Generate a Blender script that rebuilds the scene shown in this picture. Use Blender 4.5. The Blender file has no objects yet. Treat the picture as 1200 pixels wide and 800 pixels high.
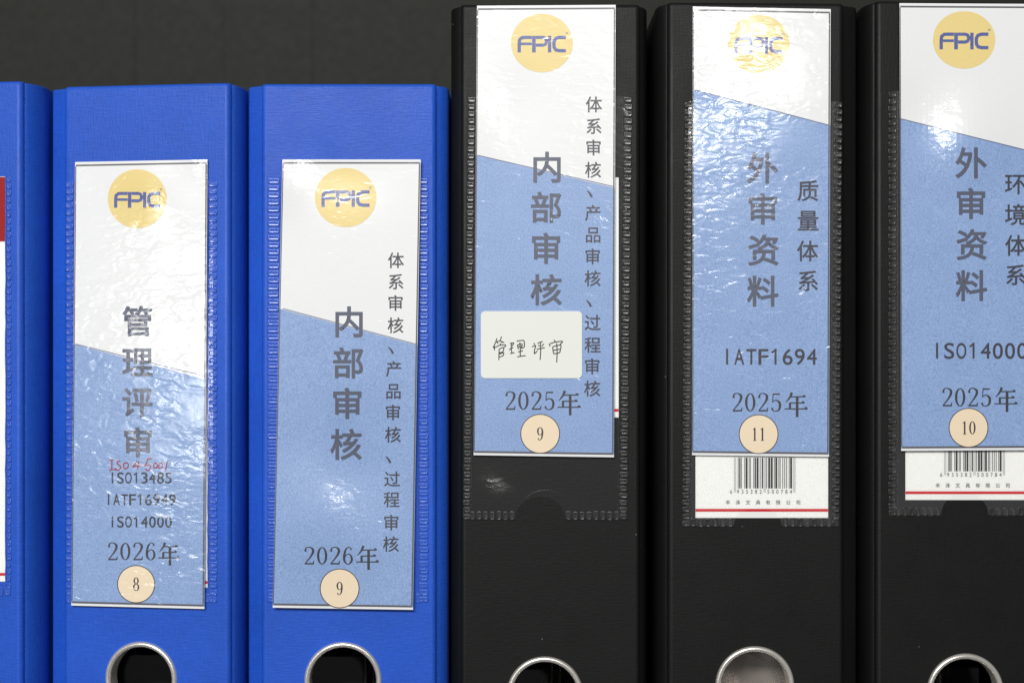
import bpy, bmesh, math, random
from mathutils import Vector

random.seed(7)
scene = bpy.context.scene
col = scene.collection

# ------------------------------------------------------------------ camera
D = 0.60                       # camera to the plane of the binder spines, metres
cam_d = bpy.data.cameras.new("camera")
cam = bpy.data.objects.new("camera", cam_d)
col.objects.link(cam)
cam.location = (0, -D, 0)
cam.rotation_euler = (math.radians(90), 0, 0)
cam_d.sensor_width = 36
cam_d.lens = 36 * D / 0.4      # the frame is 0.40 m wide at the spines
cam_d.clip_start = 0.01
cam_d.clip_end = 50
cam_d.dof.use_dof = True
cam_d.dof.focus_distance = D
cam_d.dof.aperture_fstop = 7.0
scene.camera = cam

# ------------------------------------------------------------------ light
world = bpy.data.worlds.new("World")
scene.world = world
world.use_nodes = True
bg = world.node_tree.nodes["Background"]
bg.inputs["Color"].default_value = (0.95, 0.98, 1.0, 1)
bg.inputs["Strength"].default_value = 0.12
scene.view_settings.view_transform = 'Standard'
scene.view_settings.look = 'None'
scene.view_settings.exposure = 0.0
scene.view_settings.gamma = 1.0


def lamp(loc, sx, sy, radiance, tint=(1.0, 0.99, 0.97), target=(0.0, 0.0, 0.0)):
    """An area light behind the camera"""
    l = bpy.data.lights.new("area_light", 'AREA')
    l.shape = 'RECTANGLE'
    l.size, l.size_y = sx, sy
    l.energy = radiance * math.pi * sx * sy
    l.color = tint
    o = bpy.data.objects.new("area_light", l)
    col.objects.link(o)
    o.location = loc
    o.rotation_euler = (Vector(target) - Vector(loc)).to_track_quat('-Z', 'Y').to_euler()
    return o


FAR = (0.98, -6.0, 1.18)
lamp((-0.40, -2.1, 1.02), 1.2, 0.30, 50)            # nearest tube, lights the row
lamp(FAR, 0.22, 0.22, 150)                           # small far ceiling light
lamp((-2.09, -4.0, -0.05), 0.16, 0.55, 46, (0.97, 0.99, 1.0), (-0.15, 0, 0))   # added tall light on the left, for the glare on one label


# ------------------------------------------------------------------ materials
def N(nt, t, **kw):
    n = nt.nodes.new(t)
    for k, v in kw.items():
        setattr(n, k, v)
    return n


def base_mat(name):
    m = bpy.data.materials.new(name)
    m.use_nodes = True
    nt = m.node_tree
    b = nt.nodes["Principled BSDF"]
    return m, nt, b


def math_n(nt, op, a, b=None):
    n = N(nt, 'ShaderNodeMath', operation=op)
    for i, v in enumerate((a, b)):
        if v is None:
            continue
        if isinstance(v, (int, float)):
            n.inputs[i].default_value = v
        else:
            nt.links.new(v, n.inputs[i])
    return n.outputs[0]


def noise(nt, vec, scale, detail=2.0, rough=0.5, dist=0.0):
    n = N(nt, 'ShaderNodeTexNoise')
    n.inputs['Scale'].default_value = scale
    n.inputs['Detail'].default_value = detail
    n.inputs['Roughness'].default_value = rough
    n.inputs['Distortion'].default_value = dist
    nt.links.new(vec, n.inputs['Vector'])
    return n.outputs['Fac']


def film_bump(nt, strength=1.0):
    """Wrinkles of the clear film over a label: fine ripples, in patches."""
    pos = N(nt, 'ShaderNodeNewGeometry').outputs['Position']
    mp = N(nt, 'ShaderNodeMapping')
    mp.inputs['Scale'].default_value = (0.62, 1.0, 1.35)
    nt.links.new(pos, mp.inputs['Vector'])
    v = mp.outputs[0]
    a = noise(nt, v, 250, 1.5, 0.45, 0.8)
    b = noise(nt, v, 40, 2.0, 0.5)
    mk = N(nt, 'ShaderNodeMapRange')          # the fine ripples come and go in patches
    nt.links.new(noise(nt, pos, 58, 2.0, 0.5, 0.6), mk.inputs['Value'])
    mk.inputs['From Min'].default_value = 0.38
    mk.inputs['From Max'].default_value = 0.62
    mk.inputs['To Min'].default_value = 0.25
    mk.inputs['To Max'].default_value = 1.25
    a = math_n(nt, 'MULTIPLY', math_n(nt, 'SUBTRACT', a, 0.5), mk.outputs[0])
    h = math_n(nt, 'ADD', math_n(nt, 'MULTIPLY', a, 0.50), math_n(nt, 'MULTIPLY', b, 0.8))
    bp = N(nt, 'ShaderNodeBump')
    bp.inputs['Strength'].default_value = strength
    bp.inputs['Distance'].default_value = 0.00042
    nt.links.new(h, bp.inputs['Height'])
    return bp.outputs['Normal']


def printed(name, rgb, mottle=0.0, coat=1.0):
    """Ink or paper under glossy clear film."""
    m, nt, b = base_mat(name)
    b.inputs['Roughness'].default_value = 0.45
    b.inputs['Specular IOR Level'].default_value = 0.5
    b.inputs['Coat Weight'].default_value = coat
    b.inputs['Coat Roughness'].default_value = 0.15
    b.inputs['Coat IOR'].default_value = 1.5
    nt.links.new(film_bump(nt), b.inputs['Coat Normal'])
    pos = N(nt, 'ShaderNodeNewGeometry').outputs['Position']
    if mottle:
        f = noise(nt, pos, 1700, 2.0, 0.7)
        g = noise(nt, pos, 70, 2.0, 0.5)
        s = math_n(nt, 'ADD', math_n(nt, 'MULTIPLY', f, 0.9), math_n(nt, 'MULTIPLY', g, 0.15))
        r = N(nt, 'ShaderNodeMapRange')
        nt.links.new(s, r.inputs['Value'])
        r.inputs['From Min'].default_value = 0.33
        r.inputs['From Max'].default_value = 0.72
        mx = N(nt, 'ShaderNodeMix', data_type='RGBA')
        nt.links.new(r.outputs[0], mx.inputs['Factor'])
        mx.inputs[6].default_value = tuple(max(0, c * (1 - mottle)) for c in rgb) + (1,)
        mx.inputs[7].default_value = tuple(min(1, c + (1 - c) * mottle * 0.35) for c in rgb) + (1,)
        nt.links.new(mx.outputs[2], b.inputs['Base Color'])
    else:
        b.inputs['Base Color'].default_value = tuple(rgb) + (1,)
    return m


def cover_mat(name, rgb, rough, spec, grain=0.6):
    """Polypropylene cover with a fine linen emboss."""
    m, nt, b = base_mat(name)
    pos = N(nt, 'ShaderNodeNewGeometry').outputs['Position']
    th = []
    for sc in ((260, 260, 1500), (1500, 1500, 260)):
        mp = N(nt, 'ShaderNodeMapping')
        mp.inputs['Scale'].default_value = sc
        nt.links.new(pos, mp.inputs['Vector'])
        th.append(noise(nt, mp.outputs[0], 1.0, 2.0, 0.6))
    h = math_n(nt, 'MULTIPLY', math_n(nt, 'ADD', th[0], th[1]), 0.6)
    bp = N(nt, 'ShaderNodeBump')
    bp.inputs['Strength'].default_value = grain
    bp.inputs['Distance'].default_value = 0.00022
    nt.links.new(h, bp.inputs['Height'])
    nt.links.new(bp.outputs[0], b.inputs['Normal'])
    g = math_n(nt, 'ADD', math_n(nt, 'MULTIPLY', noise(nt, pos, 22, 4.0, 0.6), 0.6), math_n(nt, 'MULTIPLY', h, 0.65))
    g = math_n(nt, 'SUBTRACT', g, 0.19)
    mx = N(nt, 'ShaderNodeMix', data_type='RGBA')
    nt.links.new(g, mx.inputs['Factor'])
    mx.inputs[6].default_value = tuple(c * 0.62 for c in rgb) + (1,)
    mx.inputs[7].default_value = tuple(c * 1.38 for c in rgb) + (1,)
    # sparse lint and dust specks
    vo = N(nt, 'ShaderNodeTexVoronoi')
    vo.inputs['Scale'].default_value = 75
    nt.links.new(pos, vo.inputs['Vector'])
    speck = math_n(nt, 'LESS_THAN', vo.outputs['Distance'], 0.020)
    mx2 = N(nt, 'ShaderNodeMix', data_type='RGBA')
    nt.links.new(math_n(nt, 'MULTIPLY', speck, 0.22), mx2.inputs['Factor'])
    nt.links.new(mx.outputs[2], mx2.inputs[6])
    mx2.inputs[7].default_value = (0.5, 0.5, 0.5, 1)
    nt.links.new(mx2.outputs[2], b.inputs['Base Color'])
    rr = N(nt, 'ShaderNodeMapRange')
    nt.links.new(noise(nt, pos, 60, 3.0, 0.6), rr.inputs['Value'])
    rr.inputs['To Min'].default_value = rough - 0.10
    rr.inputs['To Max'].default_value = rough + 0.10
    nt.links.new(rr.outputs[0], b.inputs['Roughness'])
    b.inputs['Specular IOR Level'].default_value = spec
    return m


def clear_film(name, haze, gloss):
    """Thin clear plastic: mostly see-through, a faint haze and a sharp sheen."""
    m, nt, b = base_mat(name)
    nt.nodes.remove(b)
    out = nt.nodes["Material Output"]
    tr = N(nt, 'ShaderNodeBsdfTransparent')
    df = N(nt, 'ShaderNodeBsdfDiffuse')
    df.inputs['Color'].default_value = (0.75, 0.78, 0.76, 1)
    gl = N(nt, 'ShaderNodeBsdfGlossy')
    gl.inputs['Roughness'].default_value = 0.12
    nrm = film_bump(nt, 0.5)
    nt.links.new(nrm, gl.inputs['Normal'])
    fr = N(nt, 'ShaderNodeFresnel')
    fr.inputs['IOR'].default_value = gloss
    nt.links.new(nrm, fr.inputs['Normal'])
    m1 = N(nt, 'ShaderNodeMixShader')
    m1.inputs[0].default_value = haze
    nt.links.new(tr.outputs[0], m1.inputs[1])
    nt.links.new(df.outputs[0], m1.inputs[2])
    m2 = N(nt, 'ShaderNodeMixShader')
    nt.links.new(fr.outputs[0], m2.inputs[0])
    nt.links.new(m1.outputs[0], m2.inputs[1])
    nt.links.new(gl.outputs[0], m2.inputs[2])
    nt.links.new(m2.outputs[0], out.inputs['Surface'])
    return m


def plain(name, rgb, rough=0.5, metal=0.0, spec=0.5, wear=0.0):
    m, nt, b = base_mat(name)
    b.inputs['Base Color'].default_value = tuple(rgb) + (1,)
    b.inputs['Metallic'].default_value = metal
    b.inputs['Specular IOR Level'].default_value = spec
    pos = N(nt, 'ShaderNodeNewGeometry').outputs['Position']
    rr = N(nt, 'ShaderNodeMapRange')
    nt.links.new(noise(nt, pos, 300, 3.0, 0.6), rr.inputs['Value'])
    rr.inputs['To Min'].default_value = max(0.02, rough - 0.08)
    rr.inputs['To Max'].default_value = rough + 0.08
    nt.links.new(rr.outputs[0], b.inputs['Roughness'])
    if wear:
        bp = N(nt, 'ShaderNodeBump')
        bp.inputs['Strength'].default_value = wear
        bp.inputs['Distance'].default_value = 0.0002
        nt.links.new(noise(nt, pos, 400, 3.0, 0.6), bp.inputs['Height'])
        nt.links.new(bp.outputs[0], b.inputs['Normal'])
    return m


M = {
    'blue_cover': cover_mat('blue_cover', (0.014, 0.084, 0.50), 0.48, 0.29, 0.7),
    'black_cover': cover_mat('black_cover', (0.0052, 0.0056, 0.0052), 0.50, 0.22, 0.42),
    'white': printed('white_paper', (0.80, 0.81, 0.81), 0.04),
    'blue': printed('blue_print', (0.240, 0.385, 0.70), 0.28),
    'edge': printed('border_ink', (0.10, 0.09, 0.10)),
    'line': printed('divider_ink', (0.12, 0.14, 0.22)),
    'title': printed('title_ink', (0.085, 0.095, 0.14)),
    'sub': printed('subtitle_ink', (0.045, 0.044, 0.058)),
    'dark': printed('dark_ink', (0.040, 0.038, 0.048)),
    'yellow': printed('yellow_print', (0.80, 0.63, 0.24), 0.06),
    'navy': printed('logo_ink', (0.055, 0.085, 0.31), 0.2),
    'peach': printed('peach_print', (0.86, 0.70, 0.50), 0.06),
    'red_pen': printed('red_pen_ink', (0.30, 0.014, 0.02)),
    'sticker': plain('sticker_paper', (0.76, 0.77, 0.72), 0.6, 0, 0.2),
    'pen': plain('pen_ink', (0.02, 0.02, 0.02), 0.5, 0, 0.3),
    'card': plain('card_paper', (0.78, 0.78, 0.76), 0.6, 0, 0.3),
    'card_ink': plain('card_ink', (0.03, 0.03, 0.03), 0.6, 0, 0.2),
    'card_grey': plain('card_grey_ink', (0.38, 0.38, 0.38), 0.6, 0, 0.2),
    'card_red': plain('card_red_ink', (0.55, 0.012, 0.02), 0.6, 0, 0.2),
    'card_header': plain('card_header_ink', (0.30, 0.008, 0.010), 0.6, 0, 0.2),
    'film': clear_film('clear_film', 0.008, 1.45),
    'film_grey': clear_film('clear_film_greyed', 0.036, 1.45),
    'weld_clear': clear_film('welded_film', 0.05, 1.55),
    'weld_dark': plain('welded_film_on_black', (0.022, 0.023, 0.022), 0.26, 0, 0.6, 0.5),
    'weld_blue': plain('welded_film_on_blue', (0.03, 0.10, 0.50), 0.24, 0, 0.6, 0.5),
    'steel': plain('nickel_steel', (0.84, 0.80, 0.74), 0.30, 0.72, 0.6, 0.2),
    'inner': plain('inner_plate_steel', (0.21, 0.185, 0.165), 0.38, 0.4, 0.5, 0.2),
    'board': plain('grey_board', (0.10, 0.10, 0.10), 0.8, 0, 0.1),
    'wall': plain('cabinet_panel', (0.0125, 0.0140, 0.0095), 0.6, 0, 0.2),
    'shelf': plain('shelf_board', (0.05, 0.05, 0.045), 0.5, 0, 0.4),
}


# ------------------------------------------------------------------ geometry helpers
class Mesh:
    def __init__(self):
        self.v, self.f, self.mi, self.mats = [], [], [], []

    def mat(self, key):
        if key not in self.mats:
            self.mats.append(key)
        return self.mats.index(key)

    def face(self, pts, key):
        s = len(self.v)
        self.v.extend(pts)
        self.f.append(tuple(range(s, s + len(pts))))
        self.mi.append(self.mat(key))

    def mesh(self, verts, faces, key):
        s = len(self.v)
        self.v.extend(verts)
        k = self.mat(key)
        for f in faces:
            self.f.append(tuple(i + s for i in f))
            self.mi.append(k)

    def build(self, name, parent=None, smooth=False, merge=False):
        me = bpy.data.meshes.new(name)
        org = Vector(parent['_org']) if parent and '_org' in parent else Vector((0, 0, 0))
        me.from_pydata([tuple(Vector(p) - org) for p in self.v], [], self.f)
        for k in self.mats:
            me.materials.append(M[k])
        for p, k in zip(me.polygons, self.mi):
            p.material_index = k
            p.use_smooth = smooth
        if merge:
            bm = bmesh.new()
            bm.from_mesh(me)
            bmesh.ops.remove_doubles(bm, verts=bm.verts, dist=1e-6)
            bmesh.ops.recalc_face_normals(bm, faces=bm.faces)
            bm.to_mesh(me)
            bm.free()
        me.update()
        o = bpy.data.objects.new(name, me)
        col.objects.link(o)
        if parent:
            o.parent = parent
            o['_org'] = tuple(org)
        return o


class Front:
    """The face of a binder's spine: lx along it, z up, d out of it towards the viewer."""

    def __init__(self, cx, yaw):
        a = math.radians(yaw)
        self.c = Vector((cx, 0, 0))
        self.t = Vector((math.cos(a), -math.sin(a), 0))
        self.n = Vector((-math.sin(a), -math.cos(a), 0))

    def at(self, lx, z, d=0.0):
        p = self.c + self.t * lx + self.n * d
        return Vector((p.x, p.y, z))

    def hit(self, px, py, d=0.0):
        """Where a measured point of the photograph (1200 wide) lies on this face."""
        o = Vector((0, -D, 0))
        r = Vector(((px - 600) / 3000, D, (400 - py) / 3000))
        q = self.c + self.n * d
        k = (q - o).dot(self.n) / r.dot(self.n)
        return o + r * k


def smooth_line(pts, n=6):
    """Catmull-Rom through (x, y) or (x, y, w) points."""
    if len(pts) < 3:
        return pts
    P = [pts[0]] + list(pts) + [pts[-1]]
    out = []
    for i in range(1, len(P) - 2):
        for k in range(n):
            t = k / n
            out.append(tuple(0.5 * (2 * b + (c - a) * t + (2 * a - 5 * b + 4 * c - d) * t * t + (3 * b - a - 3 * c + d) * t ** 3)
                             for a, b, c, d in zip(P[i - 1], P[i], P[i + 1], P[i + 2])))
    out.append(pts[-1])
    return out


def ribbon(pts, w=None, closed=False):
    """Quads of a stroke in the picture plane; pts (x, y) with one w, or (x, y, w)."""
    P = [(p[0], p[1], (p[2] if w is None else w)) for p in pts]
    n = len(P)
    L, R = [], []
    for i in range(n):
        a = P[(i - 1) % n] if (closed or i > 0) else P[i]
        b = P[(i + 1) % n] if (closed or i < n - 1) else P[i]
        dx, dy = b[0] - a[0], b[1] - a[1]
        l = math.hypot(dx, dy) or 1
        nx, ny = -dy / l, dx / l
        k = 1.0
        if (closed or 0 < i < n - 1):
            ax, ay = P[i][0] - a[0], P[i][1] - a[1]
            la = math.hypot(ax, ay) or 1
            c = abs((-ay / la) * nx + (ax / la) * ny)
            k = 1 / max(c, 0.5)
        h = P[i][2] * 0.5 * k
        L.append((P[i][0] + nx * h, P[i][1] + ny * h))
        R.append((P[i][0] - nx * h, P[i][1] - ny * h))
    q = []
    for i in range(n if closed else n - 1):
        j = (i + 1) % n
        q.append((L[i], L[j], R[j], R[i]))
    return q


def disc(cx, cy, rx, ry, n=64):
    return [(cx + rx * math.cos(2 * math.pi * i / n), cy + ry * math.sin(2 * math.pi * i / n)) for i in range(n)]


def ellipse(cx, cy, rx, ry, thick, thin, n=28):
    return [(cx + rx * math.cos(2 * math.pi * i / n), cy + ry * math.sin(2 * math.pi * i / n),
             thin + (thick - thin) * abs(math.cos(2 * math.pi * i / n)) ** 1.3) for i in range(n)]


_glyphs = {}


def glyph(ch, off=0.0):
    """Flat outline of one character from Blender's built-in typeface, as (verts, faces), em units."""
    k = (ch, off)
    if k not in _glyphs:
        c = bpy.data.curves.new('glyph', 'FONT')
        c.body = ch
        c.offset = off
        c.resolution_u = 5
        o = bpy.data.objects.new('glyph', c)
        col.objects.link(o)
        e = o.evaluated_get(bpy.context.evaluated_depsgraph_get())
        me = e.to_mesh()
        _glyphs[k] = ([(v.co.x, v.co.y) for v in me.vertices], [tuple(p.vertices) for p in me.polygons])
        e.to_mesh_clear()
        bpy.data.objects.remove(o)
        bpy.data.curves.remove(c)
    return _glyphs[k]


SERIF = {
    '2': ([[(.22, .74, .13), (.21, .86, .10), (.32, .97, .06), (.54, .985, .06), (.77, .88, .13), (.79, .70, .14), (.62, .46, .10), (.34, .2, .07), (.17, .05, .06)],
           [(.15, .045, .09), (.84, .045, .09)], [(.80, .03, .10), (.87, .23, .035)]], []),
    '0': ([], [(.5, .5, .31, .47, .14, .05)]),
    '5': ([[(.28, .95, .085), (.80, .95, .085)], [(.28, .97, .055), (.24, .50, .055)],
           [(.24, .51, .05), (.36, .59, .055), (.55, .61, .07), (.76, .50, .13), (.81, .31, .14), (.73, .11, .11), (.48, .015, .05), (.26, .07, .08), (.19, .2, .12)]], []),
    '6': ([[(.77, .84, .12), (.68, .96, .06), (.52, .985, .05), (.31, .82, .11), (.21, .47, .14), (.25, .18, .12), (.51, .015, .05), (.76, .16, .12), (.80, .34, .13), (.72, .52, .10), (.53, .60, .05), (.33, .51, .06), (.24, .38, .06)]], []),
    '9': ([[(.23, .16, .12), (.32, .04, .06), (.48, .015, .05), (.69, .18, .11), (.79, .53, .14), (.75, .82, .12), (.49, .985, .05), (.24, .84, .12), (.20, .66, .13), (.28, .48, .10), (.47, .40, .05), (.67, .49, .06), (.76, .62, .06)]], []),
    '8': ([], [(.5, .755, .25, .225, .12, .05), (.5, .265, .31, .25, .13, .05)]),
    '1': ([[(.5, .01, .13), (.5, .98, .13)], [(.27, .83, .05), (.5, .965, .07)], [(.28, .02, .05), (.73, .02, .05)]], []),
}
YEAR = [[(.33, .97, .085), (.26, .78, .07), (.08, .55, .02)],
        [(.26, .79, .04), (.88, .79, .04)], [(.76, .80, .01), (.83, .825, .07), (.91, .79, .01)],
        [(.25, .53, .04), (.84, .53, .04)], [(.72, .54, .01), (.79, .565, .07), (.87, .53, .01)],
        [(.255, .54, .075), (.255, .28, .075)],
        [(.03, .28, .04), (.97, .28, .04)], [(.84, .29, .01), (.91, .32, .075), (.99, .28, .01)],
        [(.55, .79, .09), (.55, -.06, .09)]]


class Ink:
    """Flat print laid on a label, in the photograph's own millimetre-like grid (3 px = 1 mm)."""

    def __init__(self, lab, lift):
        self.lab, self.lift, self.n, self.m = lab, lift, 0, Mesh()

    def pt(self, x, y):
        return self.lab.pt(x, y, self.lift + self.n * 2e-6)

    def poly(self, pts, key):
        self.m.face([self.pt(*p) for p in pts], key)
        self.n += 1

    def rings(self, cx, cy, rx, ry, key, n=72, m=9):
        V = [self.pt(cx, cy)]
        F = []
        for j in range(1, m + 1):
            V += [self.pt(x, y) for x, y in disc(cx, cy, rx * j / m, ry * j / m, n)]
        for i in range(n):
            F.append((0, 1 + i, 1 + (i + 1) % n))
        for j in range(m - 1):
            a, b = 1 + j * n, 1 + (j + 1) * n
            F += [(a + i, b + i, b + (i + 1) % n, a + (i + 1) % n) for i in range(n)]
        self.m.mesh(V, F, key)
        self.n += 1

    def quads(self, qs, key):
        for q in qs:
            self.m.face([self.pt(*p) for p in q], key)
        self.n += 1

    def stroke(self, pts, key, w=None, closed=False, curve=True):
        self.quads(ribbon(smooth_line(pts) if curve and not closed else pts, w, closed), key)

    def fatten(self, place, v, f, w, key):
        """Bold: a thin bar of width w along every outline edge of a glyph."""
        cnt = {}
        for q in f:
            for a, b in zip(q, q[1:] + q[:1]):
                e = (min(a, b), max(a, b))
                cnt[e] = cnt.get(e, 0) + 1
        for i, ((a, b), c) in enumerate(cnt.items()):
            if c > 1:
                continue
            (x0, y0), (x1, y1) = place(*v[a]), place(*v[b])
            l = math.hypot(x1 - x0, y1 - y0)
            if l < 1e-6:
                continue
            ex, ey = (x1 - x0) / l * w * 0.42, (y1 - y0) / l * w * 0.42
            nx, ny = -(y1 - y0) / l * w / 2, (x1 - x0) / l * w / 2
            z = self.lift + self.n * 2e-6 + (i % 12 + 1) * 8e-7
            self.m.face([self.lab.pt(x, y, z) for x, y in ((x0 - ex + nx, y0 - ey + ny), (x1 + ex + nx, y1 + ey + ny),
                                                          (x1 + ex - nx, y1 + ey - ny), (x0 - ex - nx, y0 - ey - ny))], key)

    def char(self, ch, cx, cy, size, key, off=0.0, sx=1.0, centre=(0.5, 0.382)):
        """One full-width character centred at (cx, cy)."""
        v, f = glyph(ch)
        place = lambda a, b: (cx + (a - centre[0]) * size * sx, cy - (b - centre[1]) * size)
        self.m.mesh([self.pt(*place(a, b)) for a, b in v], f, key)
        if off:
            self.fatten(place, v, f, 2 * off * size, key)
        self.n += 1

    def mono(self, s, x0, x1, ybase, cap, key, off=0.012):
        """Half-width lettering in equal cells between x0 and x1."""
        adv = (x1 - x0) / len(s)
        bar = cap * 0.13
        for i, ch in enumerate(s):
            c = x0 + adv * (i + 0.5)
            if ch in 'I1':
                self.quads(ribbon([(c, ybase), (c, ybase - cap)], bar), key)
                if ch == '1':
                    self.stroke([(c, ybase - cap + bar * .3), (c - adv * .12, ybase - cap * .86), (c - adv * .32, ybase - cap * .76)], key, bar * .9)
                continue
            v, f = glyph(ch)
            lo, hi = min(a for a, b in v), max(a for a, b in v)
            size = cap / 0.70
            k = 0.80 * adv / ((hi - lo) * size)
            place = lambda a, b: (c + (a - (lo + hi) / 2) * size * k, ybase - b * size)
            self.m.mesh([self.pt(*place(a, b)) for a, b in v], f, key)
            if off:
                self.fatten(place, v, f, 2 * off * size, key)
            self.n += 1

    def serif(self, s, x0, ybase, adv, h, key):
        for i, ch in enumerate(s):
            strokes, ovals = SERIF[ch]
            fx = lambda p: (x0 + adv * (i + p[0]), ybase - h * p[1], h * 0.60 * p[2] * 1.55)
            for st in strokes:
                self.stroke([fx(p) for p in st], key)
            for o in ovals:
                self.stroke([fx(p) for p in ellipse(*o)], key, closed=True)

    def year_sign(self, x0, ybase, size, key):
        for st in YEAR:
            self.stroke([(x0 + size * p[0], ybase - size * (p[1] - 0.06) * 0.98, size * p[2] * 1.2) for p in st], key)

    def build(self, name, parent):
        return self.m.build(name, parent)


class Label:
    """A filmed paper label on a spine, given by its measured corners; gently buckled."""

    def __init__(self, fr, tl, tr, bl, br, d, bumps=(), local=False):
        self.fr, self.c, self.d = fr, (tl, tr, bl, br), d
        self.bumps = bumps
        self.local = local        # rise only round each buckle, not as a whole
        lo = min(self.warp(*self.uv(i / 20, j / 50)) for i in range(21) for j in range(51)) if bumps and not local else 0
        self.d = d - lo

    def warp(self, x, y):
        """Buckles: at each centre the sheet is tilted by (gx, gy) radians, fading over (rx, ry) px."""
        h = 0.0
        for bx, by, gx, gy, rx, ry in self.bumps:
            dx, dy = x - bx, y - by
            e = math.exp(-0.5 * ((dx / rx) ** 2 + (dy / ry) ** 2))
            h += (gx * dx - gy * dy) / 3000.0 * e
            if self.local:
                h += 0.61 * math.hypot(gx * rx, gy * ry) / 3000.0 * e ** 0.3
        return h

    def pt(self, x, y, lift=0.0):
        return self.fr.hit(x, y, self.d + self.warp(x, y) + lift)

    def uv(self, u, v):
        tl, tr, bl, br = self.c
        return tuple((1 - v) * ((1 - u) * tl[i] + u * tr[i]) + v * ((1 - u) * bl[i] + u * br[i]) for i in (0, 1))

    def sheet(self, bands, key_side='white', nu=26, pitch=6.0):
        """Paper solid: bands = [(v_top(u), v_bottom(u), material)]."""
        m = Mesh()
        tl, tr, bl, br = self.c
        hgt = bl[1] - tl[1]
        for vt, vb, key in bands:
            nv = max(1, int(abs(vb(0.5) - vt(0.5)) * hgt / pitch))
            V, F = [], []
            for j in range(nv + 1):
                for i in range(nu + 1):
                    u = i / nu
                    v = vt(u) + (vb(u) - vt(u)) * j / nv
                    V.append(self.pt(*self.uv(u, v)))
            for j in range(nv):
                for i in range(nu):
                    a = j * (nu + 1) + i
                    F.append((a, a + nu + 1, a + nu + 2, a + 1))
            m.mesh(V, F, key)
        edge = [(i / nu, 0) for i in range(nu)] + [(1, j / 80) for j in range(80)] + \
               [(1 - i / nu, 1) for i in range(nu)] + [(0, 1 - j / 80) for j in range(80)]
        P = [self.uv(*e) for e in edge]
        A = [self.pt(*p) for p in P]
        B = [self.pt(p[0], p[1], -0.00022) for p in P]
        n = len(P)
        m.mesh(A + B, [(i, (i + 1) % n, n + (i + 1) % n, n + i) for i in range(n)], key_side)
        return m


# ------------------------------------------------------------------ the setting
def tag(o, label=None, cat=None, group=None, kind=None):
    for k, v in (('label', label), ('category', cat), ('group', group), ('kind', kind)):
        if v:
            o[k] = v
    return o


def box(m, x0, x1, y0, y1, z0, z1, key):
    v = [(x, y, z) for x in (x0, x1) for y in (y0, y1) for z in (z0, z1)]
    m.mesh([Vector(p) for p in v], [(0, 1, 3, 2), (4, 6, 7, 5), (0, 4, 5, 1), (2, 3, 7, 6), (0, 2, 6, 4), (1, 5, 7, 3)], key)


SHELF_Z = -0.190
BACK_Y = 0.305
wall = Mesh()
seams = [-1.2, -0.222, -0.170, -0.1175, 0.30, 1.2]
for a, b in zip(seams, seams[1:]):
    box(wall, a + 0.00012, b - 0.00012, BACK_Y, BACK_Y + 0.015, SHELF_Z - 0.25, 0.60, 'wall')
tag(wall.build('back_wall'), kind='structure')
sh = Mesh()
box(sh, -1.2, 1.2, -0.012, BACK_Y - 0.001, SHELF_Z - 0.022, SHELF_Z, 'shelf')
tag(sh.build('shelf'), kind='structure')


# ------------------------------------------------------------------ binders
def solid_from(m, name, parent, bevel=0.0006):
    o = m.build(name, parent, merge=True)
    if bevel:
        md = o.modifiers.new('soft_edges', 'BEVEL')
        md.width = bevel
        md.segments = 3
        md.limit_method = 'ANGLE'
        md.angle_limit = math.radians(40)
    return o


def lathe(m, fr, centre, prof, key, n=72):
    """prof: (radius, d out of the face)."""
    V, F = [], []
    k = len(prof)
    for i in range(n):
        a = 2 * math.pi * i / n
        for r, d in prof:
            V.append(centre + fr.t * (r * math.cos(a)) + Vector((0, 0, r * math.sin(a))) + fr.n * d)
    for i in range(n):
        for j in range(k - 1):
            F.append((i * k + j, ((i + 1) % n) * k + j, ((i + 1) % n) * k + j + 1, i * k + j + 1))
    m.mesh(V, F, key)


def weld_cells(m, fr, x0, y0, x1, y1, vertical, key, pitch=8.2, jitter=0.4):
    """A ladder of little pillows where the clear pocket is welded to the cover (px corners)."""
    length = (y1 - y0) if vertical else (x1 - x0)
    n = max(1, round(length / pitch))
    for i in range(n):
        a, b = i / n * length, (i + 1) / n * length
        g = 0.75
        j = [random.uniform(-jitter, jitter) for _ in range(4)]
        if vertical:
            r = (x0 + j[0], y0 + a + g, x1 + j[1], y0 + b - g)
        else:
            r = (x0 + a + g, y0 + j[0], x0 + b - g, y1 + j[1])
        top = 0.00048 + random.uniform(-0.0001, 0.0001)
        rings = []
        for ins, d in ((0, 0.00006), (0.45, top * 0.8), (0.9, top), (1.7, top * 0.8), (2.6, top * 0.72)):
            q = (r[0] + ins, r[1] + ins, r[2] - ins, r[3] - ins)
            c = min(0.6, 0.2 * (q[2] - q[0]))
            pts = [(q[0] + c, q[1]), (q[2] - c, q[1]), (q[2], q[1] + c), (q[2], q[3] - c),
                   (q[2] - c, q[3]), (q[0] + c, q[3]), (q[0], q[3] - c), (q[0], q[1] + c)]
            rings.append([fr.hit(p[0], p[1], d) for p in pts])
        V = [p for ring in rings for p in ring]
        F = []
        for k in range(len(rings) - 1):
            for s in range(8):
                F.append((k * 8 + s, k * 8 + (s + 1) % 8, (k + 1) * 8 + (s + 1) % 8, (k + 1) * 8 + s))
        F.append(tuple(range((len(rings) - 1) * 8, len(rings) * 8)))
        m.mesh(V, F, key)


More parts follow.
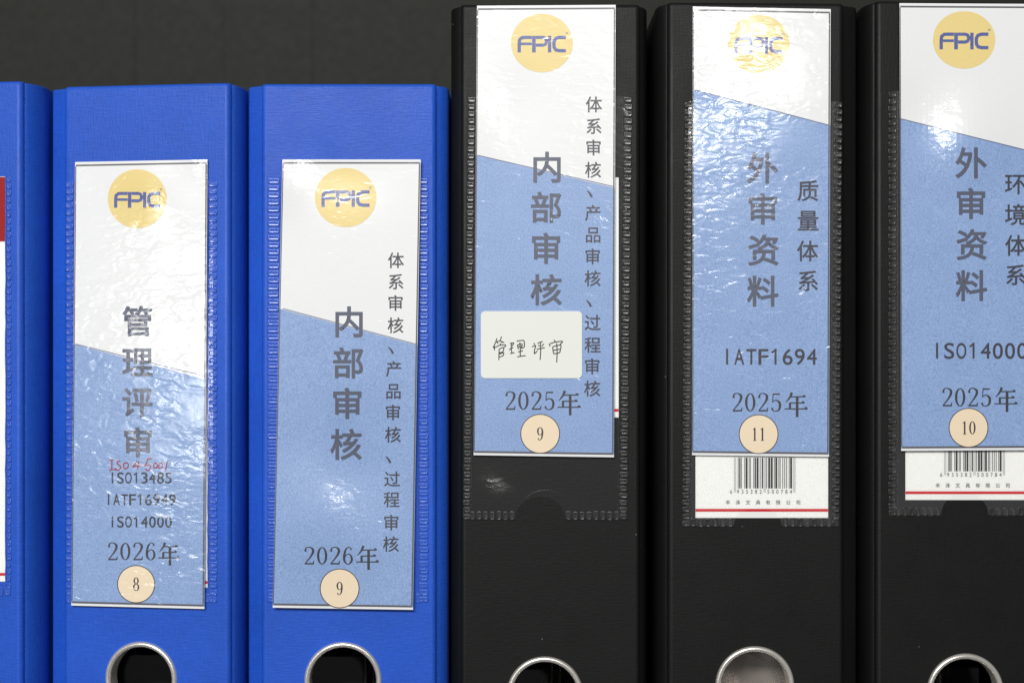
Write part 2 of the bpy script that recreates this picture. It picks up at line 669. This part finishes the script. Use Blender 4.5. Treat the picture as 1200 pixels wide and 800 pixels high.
def rail(m, fr, pts, w, d, key):
    """A raised bead along a px polyline."""
    for q in ribbon(pts, w):
        a, b, c, e = q
        mid0 = ((a[0] + e[0]) / 2, (a[1] + e[1]) / 2)
        mid1 = ((b[0] + c[0]) / 2, (b[1] + c[1]) / 2)
        P = [fr.hit(a[0], a[1], .00005), fr.hit(b[0], b[1], .00005), fr.hit(mid1[0], mid1[1], d), fr.hit(mid0[0], mid0[1], d),
             fr.hit(e[0], e[1], .00005), fr.hit(c[0], c[1], .00005)]
        m.mesh(P, [(0, 1, 2, 3), (3, 2, 5, 4)], key)


def make_binder(cx_px, face_px, top_px, yaw, tone, label, hole_px=None, plate=False, sides=(0.0392, 0.0392)):
    """tone: 'blue' or 'black'. Returns (root, front)."""
    cx = (cx_px - 600) / 3000
    w1 = face_px / 6000
    ztop = (400 - top_px) / 3000
    fr = Front(cx, yaw)
    root = bpy.data.objects.new('ring_binder', None)
    col.objects.link(root)
    root.empty_display_size = 0.03
    org = Vector((cx, 0.14, SHELF_Z))
    root.location = org
    root['_org'] = tuple(org)
    tag(root, label, 'binder', 'lever arch binders standing in a row on the shelf')
    key = tone + '_cover'
    # spine board: rounded vertical folds, soft top edge
    prof = []
    r = 0.0020
    for i in range(9):
        a = math.pi / 2 * i / 8
        prof.append((-w1 + r - r * math.cos(a), -r + r * math.sin(a)))
    prof = prof + [(-x, d) for x, d in reversed(prof)]
    back = [(w1 - 0.0005, -0.0042), (-w1 + 0.0005, -0.0042)]
    loop = prof + back
    m = Mesh()
    secs = [(SHELF_Z + 0.0005, 0.0), (ztop - 0.0016, 0.0), (ztop - 0.0007, 0.00035), (ztop - 0.0002, 0.0009), (ztop, 0.0018)]
    V = []
    for z, ins in secs:
        for x, d in loop:
            k = 1 - ins * 0.35 / w1
            V.append(fr.at(x * k, z, d - ins if d > -0.004 else d + 0.0))
    n = len(loop)
    F = []
    for s in range(len(secs) - 1):
        for i in range(n):
            if hole_px and s == 0 and i in (8, n - 2):
                continue                      # the two broad faces, laid below round the finger hole
            F.append((s * n + i, s * n + (i + 1) % n, (s + 1) * n + (i + 1) % n, (s + 1) * n + i))
    F.append(tuple(reversed(range(n))))
    F.append(tuple(range((len(secs) - 1) * n, len(secs) * n)))
    m.mesh(V, F, key)
    if hole_px:
        hc = fr.hit(hole_px[0], hole_px[1], 0.0)
        hr = hole_px[2] / 3000
        hx, hz = (hc - fr.c).dot(fr.t), hc.z
        z0, z1, rad = secs[0][0], secs[1][0], hr - 0.0006
        faces = []
        for xe, d in ((w1 - r, 0.0), (w1 - 0.0005, -0.0042)):
            ang = [2 * math.pi * i / 96 for i in range(96)] + [math.atan2(z - hz, x - hx) % (2 * math.pi) for x in (-xe, xe) for z in (z0, z1)]
            ang = sorted(ang)
            inner, outer = [], []
            for a in ang:
                ca, sa = math.cos(a), math.sin(a)
                k = min(((xe if ca > 0 else -xe) - hx) / ca if abs(ca) > 1e-9 else 1e9, ((z1 if sa > 0 else z0) - hz) / sa if abs(sa) > 1e-9 else 1e9)
                inner.append(fr.at(hx + rad * ca, hz + rad * sa, d))
                outer.append(fr.at(hx + k * ca, hz + k * sa, d))
            q = len(ang)
            m.mesh(inner + outer, [(i, (i + 1) % q, q + (i + 1) % q, q + i) for i in range(q)], key)
        rim = [(math.cos(2 * math.pi * i / 96) * rad + hx, math.sin(2 * math.pi * i / 96) * rad + hz) for i in range(96)]
        m.mesh([fr.at(x, z, 0.0) for x, z in rim] + [fr.at(x, z, -0.0042) for x, z in rim],
               [(i, (i + 1) % 96, 96 + (i + 1) % 96, 96 + i) for i in range(96)], key)
    sp = solid_from(m, 'spine', root, bevel=0)
    for p in sp.data.polygons:
        p.use_smooth = abs(p.normal.dot(fr.n)) < 0.9995
    md = sp.modifiers.new('hard_edges', 'EDGE_SPLIT')
    md.split_angle = math.radians(50)
    # side covers: hinge strip slants out and back, then the flat board
    for s, w2 in zip((-1, 1), sides):
        f0 = fr.at(s * (w1 - 0.0004), 0, -0.0024)
        pts = []
        q = [(f0.x, f0.y), (f0.x + s * 0.0016, f0.y + 0.0011), (cx + s * (w2 - 0.0007), max(0.0052, f0.y + 0.0035)), (cx + s * w2, max(0.0090, f0.y + 0.006)), (cx + s * w2, 0.282)]
        inner = [(x - s * 0.0021, y + (0.0012 if i < 3 else 0.0)) for i, (x, y) in enumerate(q)]
        m = Mesh()
        out = q + inner[::-1]
        zs = [(SHELF_Z + 0.0005), ztop - 0.0004]
        V = [Vector((x, y, z)) for z in zs for x, y in out]
        n = len(out)
        F = [(i, (i + 1) % n, n + (i + 1) % n, n + i) for i in range(n)] + \
            [tuple(j * 1 for j in (i, n - 1 - i, n - 2 - i, i + 1)) for i in range(len(q) - 1)] + \
            [tuple(n + j for j in (i, i + 1, n - 2 - i, n - 1 - i)) for i in range(len(q) - 1)]
        m.mesh(V, F, key)
        cv = solid_from(m, 'cover', root, bevel=0.0008)
        for p in cv.data.polygons:
            p.use_smooth = True
    if hole_px:
        rg = Mesh()
        R = hr
        lathe(rg, fr, hc, [(R - 0.0018, -0.0060), (R - 0.0018, -0.0004), (R - 0.0016, 0.0004), (R - 0.0012, 0.0009), (R - 0.0006, 0.0011),
                           (R - 0.0001, 0.0010), (R + 0.0003, 0.0006), (R + 0.0005, 0.0001), (R + 0.0005, -0.0001)], 'steel')
        rg.build('finger_ring', root, smooth=True, merge=True)
        ip = Mesh()
        if plate:
            # curved steel plate of the arch mechanism close behind the hole
            V, F = [], []
            for i in range(13):
                t = -1 + 2 * i / 12
                for z in (hc.z - 0.03, hc.z + 0.022):
                    V.append(Vector((hc.x + t * 0.021, 0.012 + 0.009 * (1 - t * t), z)))
            for i in range(12):
                F.append((2 * i, 2 * i + 1, 2 * i + 3, 2 * i + 2))
            ip.mesh(V, F, 'inner')
            ip.build('arch_plate', root, smooth=True)
        else:
            box(ip, hc.x - 0.026, hc.x + 0.022, 0.055, 0.057, hc.z - 0.045, hc.z - 0.002, 'board')
            for dx in (0.004, 0.0075):
                lathe_rod(ip, Vector((hc.x + dx, 0.050, hc.z - 0.01)), 0.0006, 0.05, 'inner')
            ip.build('lever_mechanism', root)
    return root, fr


def lathe_rod(m, c, r, h, key, n=10):
    V = [c + Vector((r * math.cos(2 * math.pi * i / n), r * math.sin(2 * math.pi * i / n), z)) for z in (-h / 2, h / 2) for i in range(n)]
    m.mesh(V, [(i, (i + 1) % n, n + (i + 1) % n, n + i) for i in range(n)], key)


def pocket(root, fr, left, right, top, bottom, cut, tone, wl=9, wr=9, wb=11, shift=0.0, thumb=False, buckle=()):
    """Clear pocket: left/right = outer x of the welds at the top, bottom weld, thumb cut (x0, x1, height).
    shift: how far (px) the foot of the pocket leans sideways."""
    x0, x1 = left + wl * 0.5, right - wr * 0.5
    lean = lambda x, y: x + shift * (y - top) / (bottom - top)
    cxm, rad = (cut[0] + cut[1]) / 2, (cut[1] - cut[0]) / 2
    sheet = Label(fr, (x0, top), (x1, top), (x0, bottom), (x1, bottom), 0.00036, buckle, True)
    P = lambda x, y: sheet.pt(lean(x, y), y)
    m = Mesh()
    ys = bottom - 2 - cut[2]

    def patch(xa, xb, ya, yb, nx, ny):
        V = [P(xa(j / ny) + (xb(j / ny) - xa(j / ny)) * i / nx, ya + (yb - ya) * j / ny) for j in range(ny + 1) for i in range(nx + 1)]
        m.mesh(V, [(j * (nx + 1) + i, (j + 1) * (nx + 1) + i, (j + 1) * (nx + 1) + i + 1, j * (nx + 1) + i + 1) for j in range(ny) for i in range(nx)], 'film' if thumb or tone == 'blue' else 'film_grey')
    half = lambda t: rad * math.sqrt(max(0.0, 1 - (1 - t) ** 2))
    patch(lambda t: x0, lambda t: cxm, top, ys, 14, 80)
    patch(lambda t: cxm, lambda t: x1, top, ys, 14, 80)
    patch(lambda t: x0, lambda t: cxm - half(t), ys, bottom - 2, 14, 16)
    patch(lambda t: cxm + half(t), lambda t: x1, ys, bottom - 2, 14, 16)
    film = m.build('label_pocket', root, smooth=True, merge=True)
    key = 'weld_dark' if tone == 'black' else 'weld_blue'
    sub = 10
    for side in (0, 1):
        w = Mesh()
        for k in range(sub):
            ya, yb = top + (bottom - top) * k / sub, top + (bottom - top) * (k + 1) / sub
            if side:
                weld_cells(w, fr, lean(right - wr, ya), ya, lean(right, ya), yb, True, key)
            else:
                weld_cells(w, fr, lean(left, ya), ya, lean(left + wl, ya), yb, True, key)
        if side:
            weld_cells(w, fr, lean(cut[1], bottom), bottom - wb, lean(right, bottom), bottom, False, key)
        else:
            weld_cells(w, fr, lean(left, bottom), bottom - wb, lean(cut[0], bottom), bottom, False, key)
        xx = (right - wr - 1.0) if side else (left + wl + 1.0)
        rail(w, fr, [(lean(xx, top + (bottom - top) * i / 40) + random.uniform(-.35, .35), top + (bottom - top) * i / 40) for i in range(41)], 1.5, 0.0005, key)
        w.build('weld_seam', film, smooth=True)
    if not thumb:
        return film
    arc = Mesh()
    rail(arc, fr, [(cxm - rad * math.cos(math.pi * i / 24), bottom - wb - 1 - cut[2] * 0.9 * math.sin(math.pi * i / 24)) for i in range(2, 23)], 0.9, 0.00045, key)
    arc.build('thumb_cut', film, smooth=True)
    return film


def spine_label(root, fr, corners, div, bumps, logo, label, proud=0.0010):
    lab = Label(fr, *corners, proud, bumps)
    tl, tr, bl, br = corners
    hgt = bl[1] - tl[1]
    vd = lambda u: ((1 - u) * div[0] + u * div[1] - ((1 - u) * tl[1] + u * tr[1])) / hgt
    vw = 1 - 2.6 / hgt
    m = lab.sheet([(lambda u: 0.0, vd, 'white'), (vd, lambda u: vw, 'blue'), (lambda u: vw, lambda u: 1.0, 'white')])
    paper = m.build('spine_label', root, smooth=False)
    paper['label'] = label
    # frame line and divider
    k = Ink(lab, 0.00007)

    def line(a, b, w, key, n=30):
        k.stroke([(a[0] + (b[0] - a[0]) * i / n, a[1] + (b[1] - a[1]) * i / n) for i in range(n + 1)], key, w, curve=False)
    mm = lambda p, dx, dy: (p[0] + dx, p[1] + dy)
    line((tl[0] + .5, div[0]), (tr[0] + (br[0] - tr[0]) * 0.4 - .5, div[1] + (div[1] - div[0]) * (-0.0)), 1.0, 'line')
    line(mm(tl, 1, 4), mm(tr, -1, 4), 1.9, 'edge')
    line(mm(tl, 0.8, 4.9), mm(bl, 0.8, -4.9), 1.1, 'edge')
    line(mm(tr, -1.4, 4.9), mm(br, -1.4, -4.9), 1.6, 'edge')
    line(mm(bl, 1, -3.9), mm(br, -1, -3.9), 2.2, 'edge')
    k.build('frame_line', paper)
    # logo
    lx, ly, rx, ry = logo
    g = Ink(lab, 0.00008)
    g.rings(lx, ly, rx, ry, 'yellow')
    s = rx / 36.0
    o = lambda x, y: (lx + (x - 400) / 10 * s, ly + (y - 405) / 10 * s)
    T = 3.9 * s
    g.n += 6
    g.stroke([o(*p) for p in ((136, 515), (136, 400), (142, 365), (170, 342), (205, 340), (283, 340))], 'navy', T, curve=False)
    g.stroke([o(155, 415), o(283, 415)], 'navy', T * .8)
    g.stroke([o(307, 515), o(307, 322)], 'navy', T * 1.1)
    g.stroke([o(*p) for p in ((330, 340), (415, 340), (440, 350), (452, 372), (452, 398), (440, 420), (415, 430), (330, 430))], 'navy', T * .95, curve=False)
    g.stroke([o(490, 515), o(490, 322)], 'navy', T)
    g.stroke([o(*p) for p in ((680, 340), (600, 340), (562, 352), (543, 380), (540, 418), (543, 455), (562, 485), (600, 495), (680, 495))], 'navy', T, curve=False)
    g.stroke([(lx + (29 + 1.1 * math.cos(t)) * s, ly - (11.5 + 1.1 * math.sin(t)) * s) for t in [2 * math.pi * i / 10 for i in range(10)]], 'navy', 0.55 * s, closed=True)
    g.build('logo', paper)
    return lab, paper


def column(lab, paper, name, chars, size, key, off):
    k = Ink(lab, 0.00009)
    for ch, x, y in chars:
        if ch == '、':
            k.stroke([(x - 3.0, y - 4.5, 1.0), (x + 0.2, y - 1.2, 2.2), (x + 2.6, y + 3.2, 2.6)], key)
        else:
            k.char(ch, x, y, size, key, off)
    return k.build(name, paper)


def year(lab, paper, digits, x0, ybase, adv, h, sx, ssize):
    k = Ink(lab, 0.00009)
    k.serif(digits, x0, ybase, adv, h, 'dark')
    k.year_sign(sx, ybase + 3.0, ssize, 'dark')
    return k.build('year_text', paper)


def badge(lab, paper, cx, cy, r, num, adv=9.0, h=15.5):
    k = Ink(lab, 0.00010)
    k.rings(cx, cy, r, r, 'peach')
    k.n += 4
    k.stroke(disc(cx, cy, r - 0.3, r - 0.3), 'dark', 1.0, closed=True)
    k.serif(num, cx - adv * len(num) / 2, cy + h / 2, adv, h, 'dark')
    return k.build('number_badge', paper)


def codes(lab, paper, rows, cap):
    k = Ink(lab, 0.00009)
    for s, x0, x1, yb in rows:
        k.mono(s, x0, x1, yb, cap, 'dark' if cap < 16 else 'sub', 0.008)
    return k.build('standard_text', paper)


EAN_L = ['0001101', '0011001', '0010011', '0111101', '0100011', '0110001', '0101111', '0111011', '0110111', '0001011']
EAN_P = ['LLLLLL', 'LLGLGG', 'LLGGLG', 'LLGGGL', 'LGLLGG', 'LGGLLG', 'LGGGLL', 'LGLGLG', 'LGLGGL', 'LGGLGL']


def ean(code):
    L = lambda d: EAN_L[int(d)]
    R = lambda d: ''.join('1' if c == '0' else '0' for c in L(d))
    G = lambda d: R(d)[::-1]
    p = EAN_P[int(code[0])]
    return '101' + ''.join(L(c) if q == 'L' else G(c) for c, q in zip(code[1:7], p)) + '01010' + ''.join(R(c) for c in code[7:]) + '101'


def insert_card(fr, x0, x1, y0, y1, stripe, label, bars=None, header=None, sink=0.00018):
    """The maker's loose paper card inside the pocket."""
    root_pt = fr.hit((x0 + x1) / 2, y1, sink)
    lab = Label(fr, (x0, y0), (x1, y0), (x0, y1), (x1, y1), sink)
    m = Mesh()
    A = [lab.pt(x, y) for x, y in ((x0, y0), (x1, y0), (x1, y1), (x0, y1))]
    B = [lab.pt(x, y, -0.00014) for x, y in ((x0, y0), (x1, y0), (x1, y1), (x0, y1))]
    m.mesh(A + B, [(3, 2, 1, 0), (4, 5, 6, 7)] + [(i, (i + 1) % 4, 4 + (i + 1) % 4, 4 + i) for i in range(4)], 'card')
    me = m
    org = root_pt
    e = bpy.data.objects.new('insert_card', None)
    e['_org'] = tuple(org)
    e.location = org
    # the card itself is one mesh with its printed stripe and writing as parts
    card = me.build('insert_card', e)
    card.parent = None
    card.location = org
    card['_org'] = tuple(org)
    bpy.data.objects.remove(e)
    tag(card, label, 'card', 'printed cards inside the binder pockets')
    k = Ink(lab, 0.00007)
    k.poly([(x0 + .2, stripe - 1.6), (x1 - .2, stripe - 1.6), (x1 - .2, stripe + 1.6), (x0 + .2, stripe + 1.6)], 'card_red')
    k.build('red_stripe', card)
    if header:
        k = Ink(lab, 0.00007)
        k.poly([(x0 + .2, header[0]), (x1 - .2, header[0]), (x1 - .2, header[1]), (x0 + .2, header[1])], 'card_header')
        k.build('red_header', card)
    if bars:
        bx0, bx1, by0, by1, dig, txt, tx0, tx1 = bars
        k = Ink(lab, 0.00007)
        code = ean('6935382500784')
        mw = (bx1 - bx0) / 95
        i = 0
        while i < 95:
            if code[i] == '1':
                j = i
                while j < 95 and code[j] == '1':
                    j += 1
                guard = i < 3 or i > 91 or 45 <= i < 50
                key = 'card_grey' if guard else 'card_ink'
                k.poly([(bx0 + i * mw, by0), (bx0 + j * mw, by0), (bx0 + j * mw, by1 + (4.5 if guard else 0)), (bx0 + i * mw, by1 + (4.5 if guard else 0))], key)
                i = j
            else:
                i += 1
        k.build('barcode', card)
        k = Ink(lab, 0.00007)
        for s, c in zip('6935382500784', [bx0 - 3.2] + [bx0 + mw * (3 + 7 * (n + .5)) for n in range(6)] + [bx0 + mw * (50 + 7 * (n + .5)) for n in range(6)]):
            k.char(s, c, dig, 6.6, 'card_ink', 0, 0.85, (0.29, 0.34))
        k.build('barcode_digits', card)
        k = Ink(lab, 0.00007)
        t = '丰泽文具有限公司'
        for n, ch in enumerate(t):
            k.char(ch, tx0 + (tx1 - tx0) * n / 7, txt, 5.6, 'card_ink', 0.004)
        k.build('company_text', card)
    return card


# --- tilt that sends the far ceiling light into the camera from a point of a label
def tilt(px, py, yaw=0.0):
    p = Vector(((px - 600) / 3000, 0, (400 - py) / 3000))
    a = (Vector(FAR) - p).normalized()
    b = (Vector((0, -D, 0)) - p).normalized()
    h = (a + b).normalized()
    n = Vector((-math.sin(math.radians(yaw)), -math.cos(math.radians(yaw)), 0))
    t = Vector((math.cos(math.radians(yaw)), -math.sin(math.radians(yaw)), 0))
    # surface d(x, z): normal = n - gx t - gz z
    k = h.dot(n)
    return -h.dot(t) / k, -h.z / k


def glint(px, py, rx, ry, yaw=0.0, amt=1.0):
    gx, gz = tilt(px, py, yaw)
    return (px, py, gx * amt, gz * amt, rx, ry)


# ---------------- binder at the left edge, cut by the frame
b0, f0 = make_binder(-71, 204, 97, 8, 'blue', 'blue binder at the left edge of the row whose pocket shows a red-headed card')
pocket(b0, f0, -160, 13, 206, 698, (-102, -48, 24), 'blue', wl=6, wr=5.5)
insert_card(f0, -154, 6.5, 207, 681, 672.5, 'white card with red header block in the leftmost blue binder', header=(207.5, 283), sink=0.0002)

# ---------------- blue binder, number 8
YAW1 = 8
b1, f1 = make_binder(171, 204, 99, YAW1, 'blue', 'blue binder whose spine label carries number 8 and red handwriting', (165.5, 795, 42.5), sides=(0.0402, 0.0378))
pocket(b1, f1, 77, 254.5, 212, 706, (138, 192, 24), 'blue', wl=9, wr=10)
insert_card(f1, 90, 243.6, 215, 688, 682, 'white card edge with red stripe showing beside the label numbered 8')
L1, p1 = spine_label(b1, f1, ((88, 190), (243, 187), (83.5, 709), (239.5, 713)), (403, 441),
                     [glint(206, 212, 30, 24, YAW1, 0.35)], (160.8, 233, 34.5, 34.5),
                     'label with four-line standards list and number 8')
column(L1, p1, 'title_text', [('管', 161, 376), ('理', 161, 424), ('评', 161, 471), ('审', 161.5, 518)], 37, 'title', 0.020)
codes(L1, p1, [('ISO13485', 127, 202, 566), ('IATF16949', 122.5, 206.5, 591.5), ('ISO14000', 127, 202, 617.5)], 13)
k = Ink(L1, 0.00009)
rz = lambda pts: [(110 + x / 10.91, 530 + y / 10.91) for x, y in pts]
for st in ([(200, 95), (250, 95)], [(228, 95), (229, 150), (228, 215)], [(195, 222), (240, 218), (275, 220)],
           [(340, 118), (318, 105), (298, 125), (312, 155), (342, 182), (322, 222), (288, 218), (275, 190)],
           [(420, 128), (385, 140), (378, 180), (402, 208), (435, 185), (438, 145), (405, 125)],
           [(550, 108), (520, 155), (500, 182), (560, 168), (618, 152)], [(575, 112), (566, 160), (558, 215)],
           [(748, 76), (690, 84), (675, 130), (640, 178)], [(655, 168), (705, 155), (725, 190), (690, 232), (655, 205)],
           [(785, 132), (762, 160), (775, 200), (805, 185), (805, 145), (780, 132)],
           [(842, 138), (822, 165), (838, 202), (872, 180), (868, 140), (838, 136)], [(938, 108), (925, 170), (912, 240)]):
    k.stroke(rz(st), 'red_pen', 1.35)
k.build('handwritten_text', p1)
year(L1, p1, '2026', 124.6, 656, 14.8, 20.5, 184.5, 26.5)
badge(L1, p1, 159.5, 684, 22, '8')

# ---------------- blue binder, number 9
b2, f2 = make_binder(408.5, 205, 98, 0, 'blue', 'blue binder whose spine label carries number 9 and year 2026', (402, 797, 44), sides=(0.0406, 0.0388))
pocket(b2, f2, 313.5, 502, 208, 706, (372, 430, 24), 'blue', wl=14, wr=11)
L2, p2 = spine_label(b2, f2, ((331, 187), (493, 187), (319.5, 711.5), (484, 714)), (361.5, 403.5),
                     [glint(355, 203, 45, 28), glint(393, 580, 44, 48, 0, 0.86)], (405, 231.5, 36, 34.7),
                     'label with narrow audit column and number 9')
column(L2, p2, 'title_text', [('内', 409, 377), ('部', 408, 425), ('审', 407, 472.5), ('核', 405.5, 520.5)], 38, 'title', 0.020)
column(L2, p2, 'subtitle_text', list(zip('体系审核、产品审核、过程审核',
       [464, 464, 463.5, 463.5, 458, 461.5, 461, 460.5, 460.5, 455, 459.5, 459, 458.5, 458],
       [305, 330, 355, 381, 411, 432, 458, 483, 509, 539, 561, 585, 612, 637])), 19.5, 'sub', 0.010)
year(L2, p2, '2026', 354.8, 661, 15.1, 20.5, 416.5, 28)
badge(L2, p2, 398, 689, 23, '9')

# ---------------- black binder, number 9
b3, f3 = make_binder(645, 211, 5, 0, 'black', 'black binder with a handwritten white sticker on its label', (638.5, 813.5, 43.5), sides=(0.0391, 0.0384))
pocket(b3, f3, 548, 741, 113, 609.5, (610, 668, 26), 'black', wl=9, wr=10, shift=-6, thumb=True, buckle=[glint(580, 568, 25, 27, 0, 0.84)])
insert_card(f3, 562, 725, 208, 489, 480.5, 'white card edge with red stripe beside the label under the sticker')
L3, p3 = spine_label(b3, f3, ((559, 7), (721.5, 6), (555, 533), (719.5, 535.5)), (182, 219),
                     [glint(582, 132, 30, 36, 0, 0.78)], (635, 50.7, 36.2, 34.3),
                     'label bearing a white sticker and number 9', 0.0014)
column(L3, p3, 'title_text', [('内', 641, 196), ('部', 640, 243), ('审', 640, 291), ('核', 640, 339.5)], 38, 'title', 0.020)
column(L3, p3, 'subtitle_text', list(zip('体系审核、产品审核、过程审核',
       [696, 696, 695.5, 695, 691, 695, 695, 694.5, 694.5, 690, 694.5, 694.5, 694, 694],
       [122.5, 148, 173, 199, 228, 249.5, 275, 300.5, 326, 356, 378, 404, 429, 455])), 19.8, 'sub', 0.010)
st = Mesh()
x0, x1, y0, y1, rr = 563.5, 682, 364.5, 443, 5.0
out = []
for (ax, ay, a0) in ((x1 - rr, y1 - rr, 0), (x0 + rr, y1 - rr, 90), (x0 + rr, y0 + rr, 180), (x1 - rr, y0 + rr, 270)):
    out += [(ax + rr * math.cos(math.radians(a0 + i * 15)), ay + rr * math.sin(math.radians(a0 + i * 15))) for i in range(7)]
top = [L3.pt(x, y, 0.00036) for x, y in out]
bot = [L3.pt(x, y, 0.00004) for x, y in out]
n = len(out)
st.mesh(top + bot, [tuple(range(n))] + [(i, (i + 1) % n, n + (i + 1) % n, n + i) for i in range(n)], 'sticker')
k = Ink(L3, 0.00039)
sz = lambda pts: [(555 + x / 8.42, 355 + y / 8.42) for x, y in pts]
for s in ([(230, 348), (218, 385), (192, 442)], [(214, 388), (248, 374)], [(234, 382), (240, 402)], [(276, 330), (266, 360), (252, 382)],
          [(264, 374), (302, 390)], [(276, 378), (282, 396)], [(206, 424), (204, 448), (208, 466)], [(208, 440), (260, 416), (316, 414), (302, 438)],
          [(262, 396), (266, 414)], [(252, 452), (250, 505), (250, 562)], [(252, 456), (292, 436), (296, 458), (286, 482), (254, 490)],
          [(254, 502), (294, 490), (296, 508), (284, 522), (252, 532)],
          [(358, 398), (396, 394), (378, 424)], [(348, 462), (366, 452), (392, 436)], [(374, 398), (370, 440), (378, 492)], [(360, 498), (404, 488)],
          [(425, 376), (480, 368), (498, 376), (500, 430), (476, 446)], [(432, 410), (436, 432), (442, 456)], [(436, 412), (470, 404), (480, 412), (470, 450)],
          [(440, 432), (474, 425)], [(456, 388), (460, 450), (460, 520)], [(438, 482), (488, 470)], [(430, 530), (470, 524), (514, 518)],
          [(592, 396), (606, 410)], [(576, 432), (612, 420), (602, 460), (600, 498), (630, 470)], [(630, 396), (682, 378)], [(640, 410), (650, 430)],
          [(692, 402), (674, 426)], [(622, 456), (662, 448), (702, 440)], [(660, 390), (662, 470), (656, 560)],
          [(794, 364), (806, 380)], [(744, 404), (756, 426)], [(750, 402), (800, 386), (876, 378), (852, 408)], [(780, 430), (784, 470), (792, 502)],
          [(782, 430), (840, 416), (862, 418), (856, 460), (844, 490), (792, 500)], [(786, 466), (850, 454)], [(820, 396), (824, 480), (820, 585)]):
    k.stroke(sz(s), 'pen', 1.15)
for q, mi in zip(k.m.f, k.m.mi):
    pass
sto = st.build('sticker', p3)
kk = k.m
st2 = Mesh()
# the pen strokes belong to the sticker's own mesh
st.mesh(kk.v, kk.f, 'pen')
bpy.data.objects.remove(sto)
st.build('sticker', p3)
year(L3, p3, '2025', 590.5, 480, 15.2, 21.5, 652.5, 28.5)
badge(L3, p3, 633, 508, 23, '9')

# ---------------- black binder, number 11
b4, f4 = make_binder(886, 208, 3, -1.5, 'black', 'black binder whose label carries number 11 above a barcode card', (884.5, 803, 45), plate=True, sides=(0.0385, 0.0412))
pocket(b4, f4, 802, 987, 119, 617.5, (863, 919, 21), 'black', wl=10, wr=10, shift=-3)
insert_card(f4, 815, 970.5, 140, 606.5, 597.5, 'white barcode card poking out below the label numbered 11',
            bars=(860.2, 932, 536, 572, 575.8, 588.3, 853, 935.5))
L4, p4 = spine_label(b4, f4, ((812, 8), (973.5, 11), (811, 533), (971.5, 535)), (105, 147),
                     [glint(900, 92, 66, 56, -1.5)], (889, 52, 36.2, 34.2),
                     'label with wide quality-system heading and number 11')
column(L4, p4, 'title_text', [('外', 893.5, 197), ('审', 894, 245), ('资', 895, 293), ('料', 894, 341)], 38, 'title', 0.020)
column(L4, p4, 'subtitle_text', [('质', 947, 223.5), ('量', 947, 258.5), ('体', 946.5, 294), ('系', 947, 329)], 26, 'sub', 0.012)
codes(L4, p4, [('IATF1694', 845, 958.5, 427)], 18.5)
year(L4, p4, '2025', 856.5, 482, 15.1, 21.5, 918.5, 28.5)
badge(L4, p4, 889, 508.5, 23, '11')

# ---------------- black binder, number 10, cut by the right edge of the frame
b5, f5 = make_binder(1129, 208, 2, -3, 'black', 'black binder at the right end whose label carries number 10', (1131, 811, 44.5), sides=(0.0381, 0.0392))
pocket(b5, f5, 1041, 1226, 107, 605, (1103, 1158, 26), 'black', wl=10, wr=10)
insert_card(f5, 1061, 1216, 130, 585.5, 577, 'white barcode card poking out below the label numbered 10',
            bars=(1106.5, 1177.5, 520, 552, 556, 568.5, 1099, 1181))
L5, p5 = spine_label(b5, f5, ((1054, 4), (1229, 5), (1056, 528), (1221, 527)), (139, 182),
                     [glint(1108, 150, 40, 36, -3)], (1129.8, 47, 36.6, 33.6),
                     'label with wide environment-system heading and number 10')
column(L5, p5, 'title_text', [('外', 1138, 191), ('审', 1138, 238.5), ('资', 1139, 286.5), ('料', 1138.5, 334.5)], 38, 'title', 0.020)
column(L5, p5, 'subtitle_text', [('环', 1190, 215.5), ('境', 1190, 251.5), ('体', 1190.5, 287.5), ('系', 1190.5, 322)], 26, 'sub', 0.012)
codes(L5, p5, [('ISO14000', 1091, 1205, 420)], 18.5)
year(L5, p5, '2025', 1102.5, 476, 15.1, 21.5, 1164.5, 28.5)
badge(L5, p5, 1135, 501, 23, '10')

for o in list(bpy.data.objects):
    if '_org' in o:
        del o['_org']
